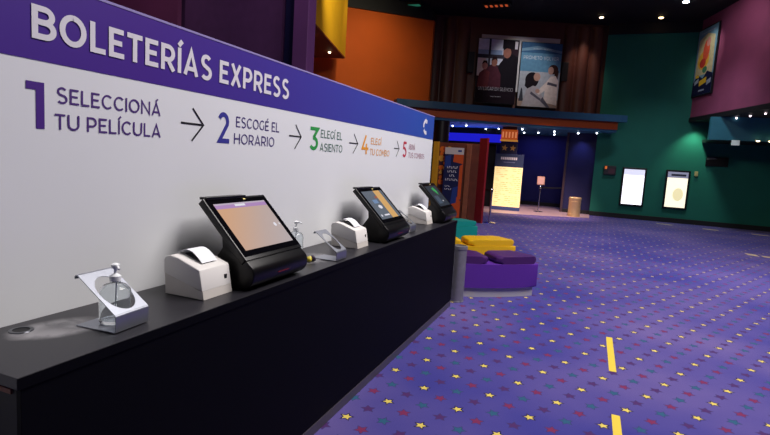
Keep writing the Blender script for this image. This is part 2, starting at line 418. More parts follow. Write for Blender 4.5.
U = (0, 1, 0); V = (0, 0, 1); NN = (1, 0, 0)
c1 = mat('vinyl_violet', '#4b2484', .5); c2 = mat('vinyl_indigo', '#3a3a94', .5); c3 = mat('vinyl_green', '#2f9a4a', .5)
c4 = mat('vinyl_amber', '#e69a2c', .5); c5 = mat('vinyl_red', '#c02f48', .5); ct = mat('vinyl_ink', '#4a3a78', .5); cg = mat('vinyl_dark_green', '#3f6a58', .5)
c1t = mat('vinyl_violet_text', '#51347c', .5); cr5 = mat('vinyl_rose_text', '#a06078', .5); ck = mat('vinyl_black', '#16141c', .5)
lettering('title_lettering', 'BOLETERÍAS EXPRESS', .178, (.0025, 1.14, 1.874), U, V, NN, .106, 1.50, m_letter, sign, gap=.12)
for n, y0, y1, c, t in [('1', 1.120, 1.180, c1, .17), ('2', 2.028, 2.118, c2, .15), ('3', 2.905, 3.02, c3, .15), ('4', 3.712, 3.845, c4, .14), ('5', 4.66, 4.77, c5, .15)]:
    o = lettering('numeral', n, t, (.0, y0, 1.588), U, V, NN, .15, y1-y0, c, sign)
for txt, y0, y1, z, c, t in [('SELECCIONÁ', 1.222, 1.674, 1.679, c1t, .13), ('TU PELÍCULA', 1.215, 1.676, 1.590, c1t, .13),
                             ('ESCOGÉ EL', 2.168, 2.556, 1.674, ct, .12), ('HORARIO', 2.155, 2.513, 1.589, ct, .12),
                             ('ELEGÍ EL', 3.05, 3.365, 1.675, cg, .12), ('ASIENTO', 3.045, 3.378, 1.586, cg, .12),
                             ('ELEGÍ', 3.89, 4.11, 1.673, c4, .12), ('TU COMBO', 3.88, 4.316, 1.584, c4, .12),
                             ('ABONÁ', 4.83, 5.02, 1.668, cr5, .12), ('TUS COMBOS', 4.83, 5.35, 1.586, cr5, .12)]:
    lettering('step_lettering', txt, t, (.0, y0, z), U, V, NN, .053, y1-y0, c, sign)
for y0, y1 in [(1.79, 1.932), (2.665, 2.802), (3.485, 3.64), (4.425, 4.56)]:
    bm = bmesh.new(); w = y1-y0
    f = lambda q, l: Vector((l, y0+q[0], 1.66+q[1]))
    stroke_poly(bm, [(0, .003), (w-.006, .003)], .009, f, .0012)
    stroke_poly(bm, [(w*.5, .073), (w, .003), (w*.48, -.073)], .009, f, .0014)
    me = bpy.data.meshes.new('arrow'); bm.to_mesh(me); bm.free(); me.materials.append(ck)
    ob = bpy.data.objects.new('arrow', me); COL.objects.link(ob); ob.parent = sign
bm = bmesh.new()
f = lambda q, l: Vector((l, q[0], q[1]))
stroke_poly(bm, arc(5.34, 1.93, .085, .066, 95, 190, 10), .036, f, .003)
stroke_poly(bm, arc(5.34, 1.93, .085, .066, 212, 285, 10), .036, f, .003)
stroke_poly(bm, arc(5.345, 1.985, .02, .012, 0, 360, 12), .02, f, .0033)
me = bpy.data.meshes.new('round_logo'); bm.to_mesh(me); bm.free(); me.materials.append(m_letter)
ob = bpy.data.objects.new('round_logo', me); COL.objects.link(ob); ob.parent = sign

# ================================================================== COUNTER
ctr = thing('counter', 'long black counter along the white sign panel', 'counter', (.2, 3, 0))
def inctr(o): o.location = (-.2, -3, 0); return o
inctr(MB().box(.002, .405, .82, 5.42, .918, .95, bev=.002).build('worktop', m_top, ctr))
m_cfront = mat('counter_navy_black', '#050509', .6, spec=.1)
inctr(MB().box(.004, .385, .86, 5.40, .0, .918).build('counter_body', m_cfront, ctr))
inctr(MB().box(.385, .403, .83, 5.41, .07, .918, bev=.001).build('front_panel', m_cfront, ctr))
inctr(MB().box(.405, .407, .82, 5.42, .918, .949).build('front_edging', m_cfront, ctr))
inctr(MB().box(.004, .388, .838, .86, .0, .918).build('end_panel', m_black, ctr))
inctr(MB().box(.06, .36, .832, .838, .893, .906).build('edge_strip', mat('raw_wood_strip', '#7a4a3c', .6), ctr))
inctr(MB().box(.385, .402, .85, 5.405, .0, .062, bev=.002).build('kickboard', mat('grey_kickboard', '#4d4852', .4), ctr))
gr = inctr(MB().lathe([(.024, .9505), (.024, .953), (.033, .953), (.035, .9505)], c=(.078, 1.043, 0)).build('grommet', mat('dark_grommet_ring', '#55575e', .3, metal=.7), ctr, smooth=True))
MB().lathe([(0, .9506), (.024, .9506)], c=(.078, 1.043, 0)).build('grommet_hole', m_black, gr)

# ================================================================== TOUCH TERMINALS
def screen_art(name, items, parent, frame):
    """items (material, u0,v0,u1,v1) or polygons on the sloping screen; frame(u,v,lift)"""
    mb = MB()
    for k, it in enumerate(items):
        m, pts = it
        mb.poly([frame(u, v, .0006+.0002*k) for u, v in pts], m)
    return mb.build(name, None, parent)
def rect(u0, v0, u1, v1): return [(u0, v0), (u1, v0), (u1, v1), (u0, v1)]
def emis(name, color, s=1.0): return mat(name, '#050505', .25, emit=color, estr=s)
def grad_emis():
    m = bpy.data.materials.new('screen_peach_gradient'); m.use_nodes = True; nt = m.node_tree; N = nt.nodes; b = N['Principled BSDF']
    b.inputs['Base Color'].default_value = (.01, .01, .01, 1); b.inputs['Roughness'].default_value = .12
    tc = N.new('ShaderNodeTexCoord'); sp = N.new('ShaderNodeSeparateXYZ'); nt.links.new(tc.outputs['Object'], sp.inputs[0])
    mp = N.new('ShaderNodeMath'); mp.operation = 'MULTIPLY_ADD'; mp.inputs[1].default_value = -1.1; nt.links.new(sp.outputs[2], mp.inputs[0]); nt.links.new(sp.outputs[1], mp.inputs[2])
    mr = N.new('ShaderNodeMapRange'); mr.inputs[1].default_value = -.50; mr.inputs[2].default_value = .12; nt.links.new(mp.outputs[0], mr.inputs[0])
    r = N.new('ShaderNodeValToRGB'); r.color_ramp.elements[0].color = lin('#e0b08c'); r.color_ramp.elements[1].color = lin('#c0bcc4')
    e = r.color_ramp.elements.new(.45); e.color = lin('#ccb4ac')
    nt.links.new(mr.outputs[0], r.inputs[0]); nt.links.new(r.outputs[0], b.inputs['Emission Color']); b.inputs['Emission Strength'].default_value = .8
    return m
HW = .232
S0 = Vector((-.14, 0, .382)); S1 = Vector((.105, 0, .135))    # top-back and bottom-front of the sloping face (local x,z)
sl = (S1-S0); SLn = Vector((-sl.z, 0, sl.x)).normalized()
if SLn.z < 0: SLn = -SLn
def sfr(u, v, lift):    # u 0..1 left->right (y), v 0..1 bottom->top
    p = S1+(S0-S1)*v+SLn*lift; return (p.x, -HW+2*HW*u, p.z)
def terminal(y, label, art):
    t = thing('touch_terminal', label, 'touch screen terminal', (.25, y, .9512), 0, 'touch terminals on the counter')
    th = .034
    q0 = S0-SLn*th; q1 = S1-SLn*th
    MB().prism([(S0.x, S0.z), (S1.x, S1.z), (q1.x, q1.z), (q0.x, q0.z)], -HW, HW, bev=.006, seg=3).build('display_housing', m_blk_plastic, t, smooth=True)
    body = [(S1.x-.004, S1.z-.004)]+[(.085+.06*math.cos(math.radians(a)), .068+.062*math.sin(math.radians(a))) for a in range(38, -86, -12)]+[(.06, 0), (-.085, 0), (-.105, .02), (-.085, .10), (-.02, .175), (q0.x+.13, q0.z-.13)]
    MB().prism(body, -HW+.006, HW-.006, bev=.005, seg=3).build('base_body', m_blk_plastic, t, smooth=True)
    g = .0015
    gf = MB().poly([sfr(*c, g) for c in rect(.02, .05, .98, .97)]).build('glass_front', mat('screen_glass_black', '#08080c', .1, spec=.35), t)
    screen_art('screen', [(m, [(.085+u*.83, .135+v*.76) for u, v in pts]) for m, pts in art], gf, lambda u, v, l: sfr(u, v, g+l))
    MB().box(S0.x-.03, S0.x+.012, -HW*.93, HW*.28, S0.z-.006, S0.z+.006, bev=.002).build('rear_ledge', m_blk_plastic, t)
    MB().lathe([(0, 0), (.006, 0), (.006, .003), (0, .004)], n=16).build('status_lamp', emis('lamp_warm', '#ffe9a0', 1.2), gf, loc=sfr(.6, .945, g))
    MB().box(.1435, .1462, -.04, .05, .055, .059).build('red_strip', mat('dark_red_strip', '#4a0f12', .4, emit='#a01818', estr=.15), t)
    return t
w_ = emis('screen_white', '#e8e6f0', .9)
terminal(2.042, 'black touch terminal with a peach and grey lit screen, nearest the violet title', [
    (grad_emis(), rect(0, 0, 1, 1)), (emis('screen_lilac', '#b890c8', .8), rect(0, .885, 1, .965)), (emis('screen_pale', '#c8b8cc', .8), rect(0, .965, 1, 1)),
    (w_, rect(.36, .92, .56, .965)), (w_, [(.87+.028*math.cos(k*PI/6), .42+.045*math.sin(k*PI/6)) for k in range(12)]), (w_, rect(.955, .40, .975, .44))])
terminal(3.64, 'black touch terminal whose screen shows an orange stripe on grey, middle of the three', [
    (emis('screen_grey', '#6c7480', .8), rect(0, 0, 1, 1)), (emis('screen_orange', '#e0b070', .85), rect(.55, 0, .86, 1)),
    (w_, [(.35+.09*math.cos(k*PI/5), .42+.07*math.sin(k*PI/5)) for k in range(10)]), (emis('screen_blue', '#7c98c0', .8), rect(.2, .55, .42, .68)),
    (w_, rect(.08, .09, .14, .16)), (w_, rect(.25, .1, .5, .15)), (emis('screen_rust', '#a8604a', .8), rect(.42, .72, .54, .8))])
terminal(5.185, 'black touch terminal with a dark screen showing a green mark, farthest along the counter', [
    (emis('screen_dark', '#3c4450', .6), rect(0, 0, 1, 1)), (emis('screen_green', '#3ca85c', .9), [(.42, .86), (.62, .92), (.74, .72), (.66, .52), (.54, .68)]),
    (emis('screen_slate', '#58687c', .6), rect(.15, .12, .5, .5)), (w_, rect(.6, .2, .66, .26))])

# ================================================================== RECEIPT PRINTERS
def printer(y, x, label, rz=0, sy=1.0):
    t = thing('receipt_printer', label, 'receipt printer', (x, y, .9512), rz, 'white receipt printers on the counter')
    w = .089*sy
    MB().prism([(-.095, 0), (.105, 0), (.098, .034), (.035, .05), (-.1, .085)], -w, w, bev=.003).build('printer_base', m_ivory2, t)
    MB().prism([(-.102, .0865), (.035, .0515), (.0975, .0355), (.082, .116), (.076, .122), (-.03, .158), (-.07, .164), (-.097, .154), (-.104, .14)], -w-.002, w+.002, bev=.005, seg=3).build('printer_cover', m_ivory, t, smooth=True)
    MB().box(-.045, .035, -.048, .052, -.002, .0012, M=Matrix.Translation((0, .012, .1525)) @ Matrix.Rotation(math.radians(18), 4, 'Y')).build('paper_slot', mat('slot_black', '#1c1c20', .5), t)
    pts = [(-.085+.135*k/14, .006, .1635-.0019*k+.033*math.sin(PI*min(1, k/14))) for k in range(15)]
    MB().tube(pts, 0, flat=(.092, .0012)).build('paper_strip', m_paper, t, smooth=True)
    MB().box(.087, .0925, .05, .066, .060, .080).build('port', mat('port_black', '#101014', .5), t)
    return t
printer(1.693, .205, 'white receipt printer with curled paper, nearest the pump bottle and the holed steel stand')
printer(3.18, .195, 'white receipt printer with curled paper between the small steel stand and the middle terminal')
printer(4.85, .165, 'white receipt printer beside the farthest terminal, next to the green-marked screen')

# ================================================================== BENT METAL STANDS
def metal_stand(y, x, label, rz=0, s=1.0):
    t = tag(None, None) if False else None
    mb = MB(); bm = mb.bm
    W = .070; top = Vector((-.152, 0, .170)); fr = Vector((0, 0, .060))
    d = fr-top; Ls = d.length; d.normalize(); n = 56
    def pt(u, v): p = top+d*u; return (p.x, v, p.z)
    inner = []; outer = []
    cu = Ls*.54; A = Ls*.41; Bv = .058
    for k in range(n):
        a = 2*PI*k/n; c, s_ = math.cos(a), math.sin(a)
        inner.append(bm.verts.new(pt(cu+A*c, Bv*s_)))
        tt = min((Ls-cu)/c if c > 1e-6 else (cu/-c if c < -1e-6 else 9), W/abs(s_) if abs(s_) > 1e-6 else 9)
        outer.append(bm.verts.new(pt(cu+tt*c, tt*s_)))
    for k in range(n):
        j = (k+1) % n; bm.faces.new([inner[k], inner[j], outer[j], outer[k]])
    def strip(prof):
        rows = [[bm.verts.new((px, yy, pz)) for yy in (-W, W)] for px, pz in prof]
        for P_, Q_ in zip(rows, rows[1:]): bm.faces.new([P_[0], P_[1], Q_[1], Q_[0]])
    # corners of the sheet
    for (c0, c1_) in (((Ls, W), (Ls, -W)), ((0, W), (0, -W))): pass
    strip([(0, .06), (.003, .056), (.004, .05), (.003, .004), (-.002, .0025), (-.16, .0025)])
    strip([(top.x, top.z), (top.x-.008, top.z+.001), (top.x-.013, top.z-.004), (top.x-.012, top.z-.012)])
    o = mb.build('steel_stand', m_steel)
    # close the square corners of the holed sheet with tiny triangles: snap nearest outer verts
    me = o.data
    for cx_, vy in ((0, W), (0, -W), (Ls, W), (Ls, -W)):
        P_ = Vector(pt(cx_, vy)); best = min(me.vertices[n:2*n] if False else list(me.vertices)[:2*n], key=lambda q: (q.co-P_).length)
        best.co = P_
    so = o.modifiers.new('solid', 'SOLIDIFY'); so.thickness = .0025; so.offset = 0
    o.location = (x, y, .951); o.rotation_euler = (0, 0, rz); o.scale = (s, s, s)
    tag(o, label, 'display stand', 'bent steel stands with an oval hole')
    return o
metal_stand(1.234, .334, 'bent steel stand with a large oval hole in front of the clear pump bottle', rz=.07)
metal_stand(2.695, .372, 'slim bent steel stand with an oval hole beside the middle receipt printer', s=.93)
metal_stand(4.17, .318, 'small bent steel stand half hidden behind the middle touch terminal')

# ================================================================== PUMP BOTTLES
def bottle(x, y, label, s=1.0, rz=0):
    t = thing('pump_bottle', label, 'pump bottle', (x, y, .955), rz, 'clear pump bottles')
    R = .05*s; H = .134*s
    prof = [(0, .001), (R*.92, .001), (R, .008), (R, H*.74), (R*.93, H*.86), (R*.7, H*.95), (R*.34, H), (R*.32, H+.014), (R*.27, H+.014), (R*.27, H), (R*.62, H*.93), (R*.86, H*.83), (R*.93, H*.73), (R*.93, .012), (0, .008)]
    MB().lathe(prof, n=40).build('bottle_body', m_glass, t, smooth=True)
    z = H+.008
    ph = MB().lathe([(R*.34, z), (R*.36, z), (R*.36, z+.016*s), (R*.2, z+.022*s), (R*.1, z+.024*s), (R*.1, z+.04*s), (R*.24, z+.042*s), (R*.27, z+.055*s), (R*.1, z+.06*s), (0, z+.06*s)], n=24).build('pump_head', m_pump, t, smooth=True)
    MB().tube([(0, 0, z+.05*s), (.018*s, -.016*s, z+.052*s), (.03*s, -.028*s, z+.046*s)], [.006*s, .005*s, .0035*s]).build('spout', m_pump, ph, smooth=True)
    MB().tube([(0, 0, .012), (0.003, .002, z)], .0028*s).build('dip_tube', m_pump, ph, smooth=True)
    return t
bottle(.247, 1.245, 'clear pump bottle with white head behind the nearest steel stand', 1.0, rz=.3)
bottle(.06, 2.69, 'clear pump bottle with white head partly hidden by the nearest terminal', .98, rz=.8)
# small wrapper
t = thing('crumpled_wrapper', 'small yellow and dark wrapper lying beside the nearest touch terminal', 'wrapper', (.262, 2.535, .95))
def lump(r, seed):
    mb = MB(); bmesh.ops.create_icosphere(mb.bm, subdivisions=3, radius=r)
    for v in mb.bm.verts: v.co *= 1+.35*noise.noise(v.co*70+Vector((seed, 0, 0)))
    return mb
lump(.017, 3).build('yellow_part', mat('wrapper_yellow', '#c8b83a', .4), t, loc=(-.004, -.012, .018))
lump(.018, 9).build('dark_part', mat('wrapper_plum', '#2c1c3c', .4), t, loc=(.004, .014, .018))
lump(.008, 5).build('brown_part', mat('wrapper_brown', '#4a2a1a', .4), t, loc=(-.028, .03, .009))

# ================================================================== BENCHES
def bench(cx, cy, R, w, a0_, a1_, gap, cols, label):
    body, cush = cols
    t = thing('curved_bench', label, 'bench', (cx+R*math.cos(math.radians((a0_+a1_)/2)), cy+R*math.sin(math.radians((a0_+a1_)/2)), 0), 0, 'curved upholstered benches')
    ox, oy = t.location.x, t.location.y
    def sector(r0, r1, b0, b1, rc=.03, n=18):
        pts = []
        for r_, bb0, bb1 in ((r1, b0, b1), (r0, b1, b0)):
            e = math.degrees(rc/r_)*(1 if bb1 > bb0 else -1)
            pts.append((r_+(rc if r_ == r0 else -rc), bb0))
            for k in range(n+1): pts.append((r_, bb0+e+(bb1-bb0-2*e)*k/n))
            pts.append((r_+(rc if r_ == r0 else -rc), bb1))
        return [(cx-ox+r_*math.cos(math.radians(a)), cy-oy+r_*math.sin(math.radians(a))) for r_, a in pts]
    MB().prism(sector(R-w+.03, R-.03, a0_+.8, a1_-.8), 0, .115, axis='z').build('plinth', mat('plinth_grey', '#bcb8c0', .4), t, smooth=True)
    MB().prism(sector(R-w, R, a0_, a1_), .115, .40, axis='z', bev=.018, seg=3).build('bench_body', body, t, smooth=True)
    for b0, b1 in ((a0_+.4, gap-1.4), (gap+1.4, a1_-.4)):
        MB().prism(sector(R-w+.01, R-.012, b0, b1, rc=.05), .402, .49, axis='z', bev=.034, seg=5).build('cushion', cush, t, smooth=True)
    return t
pv = mat('violet_upholstery', '#5a2c96', .42, var=.06, bump=.1, bscale=25); pv2 = mat('plum_cushion_upholstery', '#44205e', .38, bump=.1, bscale=25)
yv = mat('yellow_upholstery', '#d8a812', .45, bump=.1, bscale=25); tv = mat('teal_upholstery', '#0e8a80', .45, bump=.1, bscale=25)
bench(-.53, 7.89, 2.24, .46, -86, -38.5, -55.5, (pv, pv2), 'curved violet bench with plum cushions and steel plinth, nearest the counter end')
bench(-.98, 9.1, 2.24, .46, -86, -38, -60, (yv, yv), 'curved yellow bench between the violet bench and the teal bench')
bench(-1.95, 11.1, 2.24, .46, -86, -38.5, -60, (tv, tv), 'curved teal bench behind the yellow one, farthest from the counter')

# ================================================================== TRASH BINS
t = thing('trash_bin', 'slim brushed steel cylinder bin standing at the end of the black counter', 'trash bin', (.405, 5.66, 0))
MB().lathe([(0, 0), (.082, 0), (.084, .01), (.079, .012), (.079, .60), (.084, .605), (.084, .64), (.074, .645), (.07, .62), (.0, .62)], n=40).build('bin_body', mat('bin_grey_steel', '#8e8c92', .4, metal=.45, var=.25, vscale=14), t, smooth=True)
MB().lathe([(.0, .6212), (.068, .6212)], n=32).build('bin_opening', m_black, t)
t = thing('trash_bin', 'round brass-toned bin standing by the navy pier at the entrance', 'trash bin', (1.26, 18.75, .006))
m_brass = mat('brass_sheet', '#d8b888', .4, metal=.6, var=.2, vscale=8)
MB().lathe([(0, 0), (.2, 0), (.205, .02), (.2, .05), (.2, .56), (.208, .575), (.208, .64), (.19, .66), (.15, .66), (.15, .6), (0, .6)], n=36).build('bin_body', m_brass, t, smooth=True)
for z in (.07, .5): MB().lathe([(.2, z), (.206, z+.005), (.206, z+.02), (.2, z+.025)], n=36).build('rim_band', m_brass, t, smooth=True)

# ================================================================== STANCHIONS
def stanchion(x, y, label, belt=None, sign_=False):
    t = thing('belt_post', label, 'stanchion', (x, y, .006 if y > 18 else 0), 0, 'chrome belt posts')
    MB().lathe([(0, 0), (.17, 0), (.17, .012), (.1, .025), (.03, .035), (0, .035)], n=32).build('base_disc', m_chrome, t, smooth=True)
    MB().lathe([(0, .03), (.028, .03), (.028, .84), (.04, .85), (.04, .93), (.028, .95), (0, .95)], n=20).build('post', m_chrome, t, smooth=True)
    if sign_:
        MB().box(-.13, .13, -.012, .012, .98, 1.28, bev=.008).build('sign_frame', mat('sign_frame_tan', '#a88070', .5), t)
        MB().box(-.105, .105, -.015, -.012, 1.01, 1.25).build('sign_sheet', mat('sign_sheet_rose', '#c09a94', .6), t)
    if belt:
        MB().tube([(0, 0, .89), (belt[0]*.5, belt[1]*.5, .875), (belt[0], belt[1], .89)], 0, flat=(.006, .05)).build('belt', mat('belt_black', '#141418', .7), t)
    return t
stanchion(.03, 19.3, 'chrome belt post with a small sign on top by the menu board', belt=(.72, 1.0), sign_=True)
stanchion(-.77, 14.05, 'plain chrome belt post standing beside the red booth panel', belt=(-.9, 1.2))

# ================================================================== MENU BOARD
t = thing('menu_board', 'tall cream floor-standing price board with a dark blue header at the entrance', 'price board', (-1.06, 18.7, .006), math.radians(6))
MB().box(-.5, .5, -.05, .05, 0, .12, bev=.01).build('base', mat('board_blue', '#3a4a80', .5), t)
MB().box(-.49, .49, -.04, .04, .12, 2.0, bev=.006).build('frame', mat('board_navy', '#2c3a60', .5), t)
MB().box(-.485, .485, -.05, -.04, .13, 1.54).build('lit_sheet', mat('lit_cream_sheet', '#e8cc90', .6, emit='#f6dc9c', estr=.85), t)
mb = MB(); random.seed(3)
for k in range(19):
    z = 1.47-k*.07; x = -.42
    while x < .42:
        l = random.uniform(.04, .16)
        if random.random() < .8 and not (-.03 < x < .06): mb.box(x, min(x+l, .44), -.0525, -.05, z, z+.014)
        x += l+.03
mb.build('sheet_rows', mat('row_tan', '#b88c50', .6, emit='#c09858', estr=.3), t)
mb = MB()
x = -.3
for k in range(9):
    w = .05; mb.box(x, x+w, -.044, -.04, 1.80, 1.89); x += w+.014
mb.build('header_lettering', m_letter, t)
MB().box(-.2, .2, -.044, -.04, 1.70, 1.72).build('header_line', mat('header_line_grey', '#7c84a8', .5), t)

# hanging star banner and orange lantern box
t = thing('star_banner', 'dark hanging banner with two gold stars above the cream price board', 'banner', (-1.13, 18.75, 2.03), math.radians(6))
MB().box(-.29, .29, -.02, .02, 0, .36, bev=.004).build('banner_cloth', mat('banner_navy', '#15163a', .7), t)
for s in (-1, 1):
    pts = [(s*.14+(.115 if k % 2 == 0 else .048)*math.sin(k*PI/5+.1), .19+(.115 if k % 2 == 0 else .048)*math.cos(k*PI/5+.1)) for k in range(10)]
    MB().prism(pts, -.024, -.02).build('gold_star', mat('star_gold', '#c89a48', .5), t)
for s in (-.2, .2): MB().tube([(s, 0, .36), (s, 0, .92)], .004).build('hanger', m_black, t)
t = thing('lantern_box', 'glowing orange box hanging under the soffit above the gold stars', 'lantern', (-1.12, 18.6, 2.45), math.radians(6))
m_lant = mat('lantern_orange', '#a83c18', .5, emit='#d8601c', estr=.4)
MB().box(-.28, .28, -.15, .1, .05, .40, bev=.01).build('lantern_body', m_lant, t)
MB().box(-.3, .3, -.17, .12, 0, .05, bev=.006).build('bottom_tray', mat('tray_gold', '#d89a40', .4, emit='#e8a040', estr=.35), t)
MB().box(-.24, .24, -.1, .06, .40, .499).build('top_mount', mat('mount_brown', '#5a2a1c', .5), t)
mb = MB()
for k in range(5): mb.box(-.24+k*.11, -.19+k*.11, -.153, -.15, .12, .32)
mb.build('lantern_slots', mat('lantern_pale', '#e8a070', .5, emit='#ff9860', estr=.45), t)

# ================================================================== CORNER BOOTH + ROLL-UP BANNER
t = thing('promo_booth', 'brown and red upright booth panels with a yellow post, behind the counter end', 'display booth', (-1.8, 13.9, 0))
m_wood = mat('booth_wood', '#6a3424', .5, var=.45, vscale=5)
MB().box(-.5, .62, .06, .10, 0, 2.12, bev=.003).build('back_panel', m_wood, t)
MB().box(.28, .42, -.02, .06, 0, 2.10, bev=.01).build('wood_column', mat('booth_wood_light', '#8a5038', .45, var=.4, vscale=7), t)
MB().box(-.66, -.50, -.02, .10, 0, 2.13, bev=.01).build('yellow_post', mat('booth_yellow', '#c89018', .5, var=.2), t)
MB().prism([(.60, .10), (.62, .06), (.86, -.17), (.90, -.13), (.66, .12)], 0, 2.28, axis='z').build('red_side_panel', mat('booth_red', '#8c1e26', .45, var=.15), t)
mb = MB(); random.seed(11)
pal = [mat('print_orange', '#d86a20', .5), mat('print_plum', '#3c1c30', .5), mat('print_gold', '#d8a040', .5), mat('print_brick', '#9a3a20', .5)]
k = 0
for z in [.9+.13*i for i in range(9)]:
    for x in (-.42, -.32, -.22):
        k += 1; r_ = random.uniform(.05, .09)
        a = [random.uniform(.7, 1.2) for _ in range(7)]
        mb.poly([(x+r_*a[i]*math.cos(i*2*PI/7), .058-.0004*k, z+r_*a[i]*math.sin(i*2*PI/7)) for i in range(7)], pal[random.randrange(4)])
mb.build('printed_art', None, t)
t = thing('rollup_banner', 'navy and orange roll-up banner with a white header inside the booth', 'banner stand', (-1.78, 13.62, 0))
MB().box(-.27, .27, -.07, .07, 0, .07, bev=.015).build('cassette', m_steel, t)
MB().box(-.26, .26, -.004, .004, .07, 1.98).build('banner_sheet', mat('banner_navy_print', '#161c48', .5), t)
mb = MB()
mo = mat('banner_orange', '#c8501c', .5); mbl = mat('banner_blue', '#233a80', .5); mw = mat('banner_header_white', '#c8c0bc', .5)
mb.poly([(-.26, -.0050, 1.80), (.26, -.0050, 1.80), (.26, -.0050, 1.98), (-.26, -.0050, 1.98)], mw)
mb.poly([(-.02, -.0052, 1.6), (.26, -.0052, 1.55), (.26, -.0052, 1.8), (.0, -.0052, 1.8)], mo)
mb.poly([(.17, -.0050, .6), (.26, -.0050, .6), (.26, -.0050, 1.55), (.17, -.0050, 1.5)], mo)
mb.poly([(.0, -.0054, .1), (.26, -.0054, .1), (.26, -.0054, .55), (.12, -.0054, .7), (.02, -.0054, .45)], mo)
mb.poly([(-.24, -.0054, 1.45), (-.08, -.0054, 1.45), (-.08, -.0054, 1.78), (-.24, -.0054, 1.74)], mbl)
mb.poly([(-.02, -.0056, .45), (.14, -.0056, .5), (.16, -.0056, .95), (.02, -.0056, .9)], mbl)
mb.poly([(.1, -.0056, 1.87), (.2, -.0056, 1.87), (.2, -.0056, 1.92), (.1, -.0056, 1.92)], mbl)
mb.build('banner_print', None, t)
mb = MB(); random.seed(5)
for z, n_, x0 in [(1.42, 6, -.17), (1.31, 5, -.15), (1.20, 3, -.09), (1.09, 7, -.2), (.92, 3, -.2), (.84, 4, -.2)]:
    x = x0; h_ = .055 if z > 1 else .035
    for q in range(n_):
        mb.poly([(x, -.0062, z), (x+.012, -.0062, z), (x+.012, -.0062, z+h_), (x, -.0062, z+h_)])
        mb.poly([(x+.012, -.0063, z+h_*.75*(q % 2)), (x+.036, -.0063, z+h_*.75*(q % 2)), (x+.036, -.0063, z+h_*(.25+.75*(q % 2))), (x+.012, -.0063, z+h_*(.25+.75*(q % 2)))])
        x += .052
mb.build('banner_lettering', m_letter, t)
# round column under the cornice
t = struct(MB().lathe([(0, 0), (.26, 0), (.26, .2), (.24, .22), (.24, 2.2), (.27, 2.22), (.27, 2.95), (0, 2.95)], c=(-3.14, 16.95, .006), n=32).build('column', mat('column_umber', '#1e1418', .4), None, smooth=True))
t.name = 'trim_20'

# ================================================================== MOVIE POSTERS ABOVE THE CORNICE
def poster(name, label, s0, s1, z0, z1, off, artf, cat='poster', title=None):
    c = fpt((s0+s1)/2, off, z0); t = thing(name, label, cat, c, th_f)
    W = (s1-s0)/2; H = z1-z0
    MB().box(-W, W, 0, .04, 0, H, bev=.003).build('poster_board', mat('poster_edge', '#1a1a22', .5), t)
    mb = MB()
    for k, (m, pts) in enumerate(artf):
        mb.poly([(-W*.985+2*W*.985*u, -.001-.0006*k, H*.007+H*.986*v) for u, v in pts], m)
    mb.build('poster_print', None, t)
    return t, W, H
def P_(n, c): return mat('print_'+n, c, .85, spec=.15, var=.3, vscale=9)
def oval(cx, cy, rx, ry, n=18, a=0): return [(cx+rx*math.cos(2*PI*k/n)*math.cos(a)-ry*math.sin(2*PI*k/n)*math.sin(a), cy+rx*math.cos(2*PI*k/n)*math.sin(a)*.55+ry*math.sin(2*PI*k/n)) for k in range(n)]
sky = P_('haze', '#b8bccc'); art1 = [
    (P_('dusk_brown', '#2c1d26'), rect(0, 0, 1, 1)), (sky, rect(0, .60, .62, 1)), (P_('haze_blue', '#7c90b0'), rect(0, .76, .6, .83)),
    (P_('window_dark', '#33313c'), rect(0, .70, 1, .76)), (P_('window_dark', ''), rect(.26, .5, .31, 1)), (P_('haze_pale', '#ccb8bc'), rect(0, .42, .2, .70)),
    (P_('coat_black', '#16121a'), [(.42, 0), (1, 0), (1, .74), (.86, .78), (.72, .76), (.55, .62), (.46, .4)]),
    (P_('hat_black', '#1a161c'), rect(.60, .86, .93, 1)), (P_('skin_dim', '#8a5c50'), oval(.72, .80, .10, .085)), (P_('hair_black', '#181418'), [(.62, .83), (.66, .9), (.8, .9), (.84, .8), (.8, .86), (.7, .87)]),
    (P_('coat_wine', '#4a2430'), [(.05, .08), (.62, .08), (.6, .45), (.5, .58), (.38, .62), (.2, .52), (.1, .4)]),
    (P_('skin_dim', ''), oval(.42, .64, .075, .065)), (P_('hair_umber', '#2a181a'), [(.34, .66), (.38, .73), (.47, .73), (.5, .66), (.44, .69)]),
    (P_('coat_rust', '#5c2a30'), [(.02, .2), (.3, .2), (.32, .48), (.2, .54), (.06, .46)]), (P_('skin_rose', '#94605c'), oval(.19, .58, .07, .06)), (P_('hair_umber', ''), [(.11, .6), (.15, .66), (.24, .66), (.26, .6), (.19, .63)]),
    (P_('shade_plum', '#1c121c'), rect(0, 0, 1, .24)), (P_('window_pale', '#b8b4bc'), rect(.9, .86, .97, .98))]
t1, W1, H1 = poster('movie_poster', 'dark movie poster of three people, left of the pair above the orange band', .0, 1.42, 3.73, 5.93, .05, art1)
lettering('poster_lettering', 'UN LUGAR EN SILENCIO', .11, (-W1*.86, -.013, H1*.2), (1, 0, 0), (0, 0, 1), (0, -1, 0), .12, W1*1.72, P_('title_grey', '#a8a4ac'), t1)
lettering('small_lettering', 'SOLO EN CINES', .16, (-W1*.22, -.013, H1*.1), (1, 0, 0), (0, 0, 1), (0, -1, 0), .035, W1*.5, P_('title_grey', ''), t1)
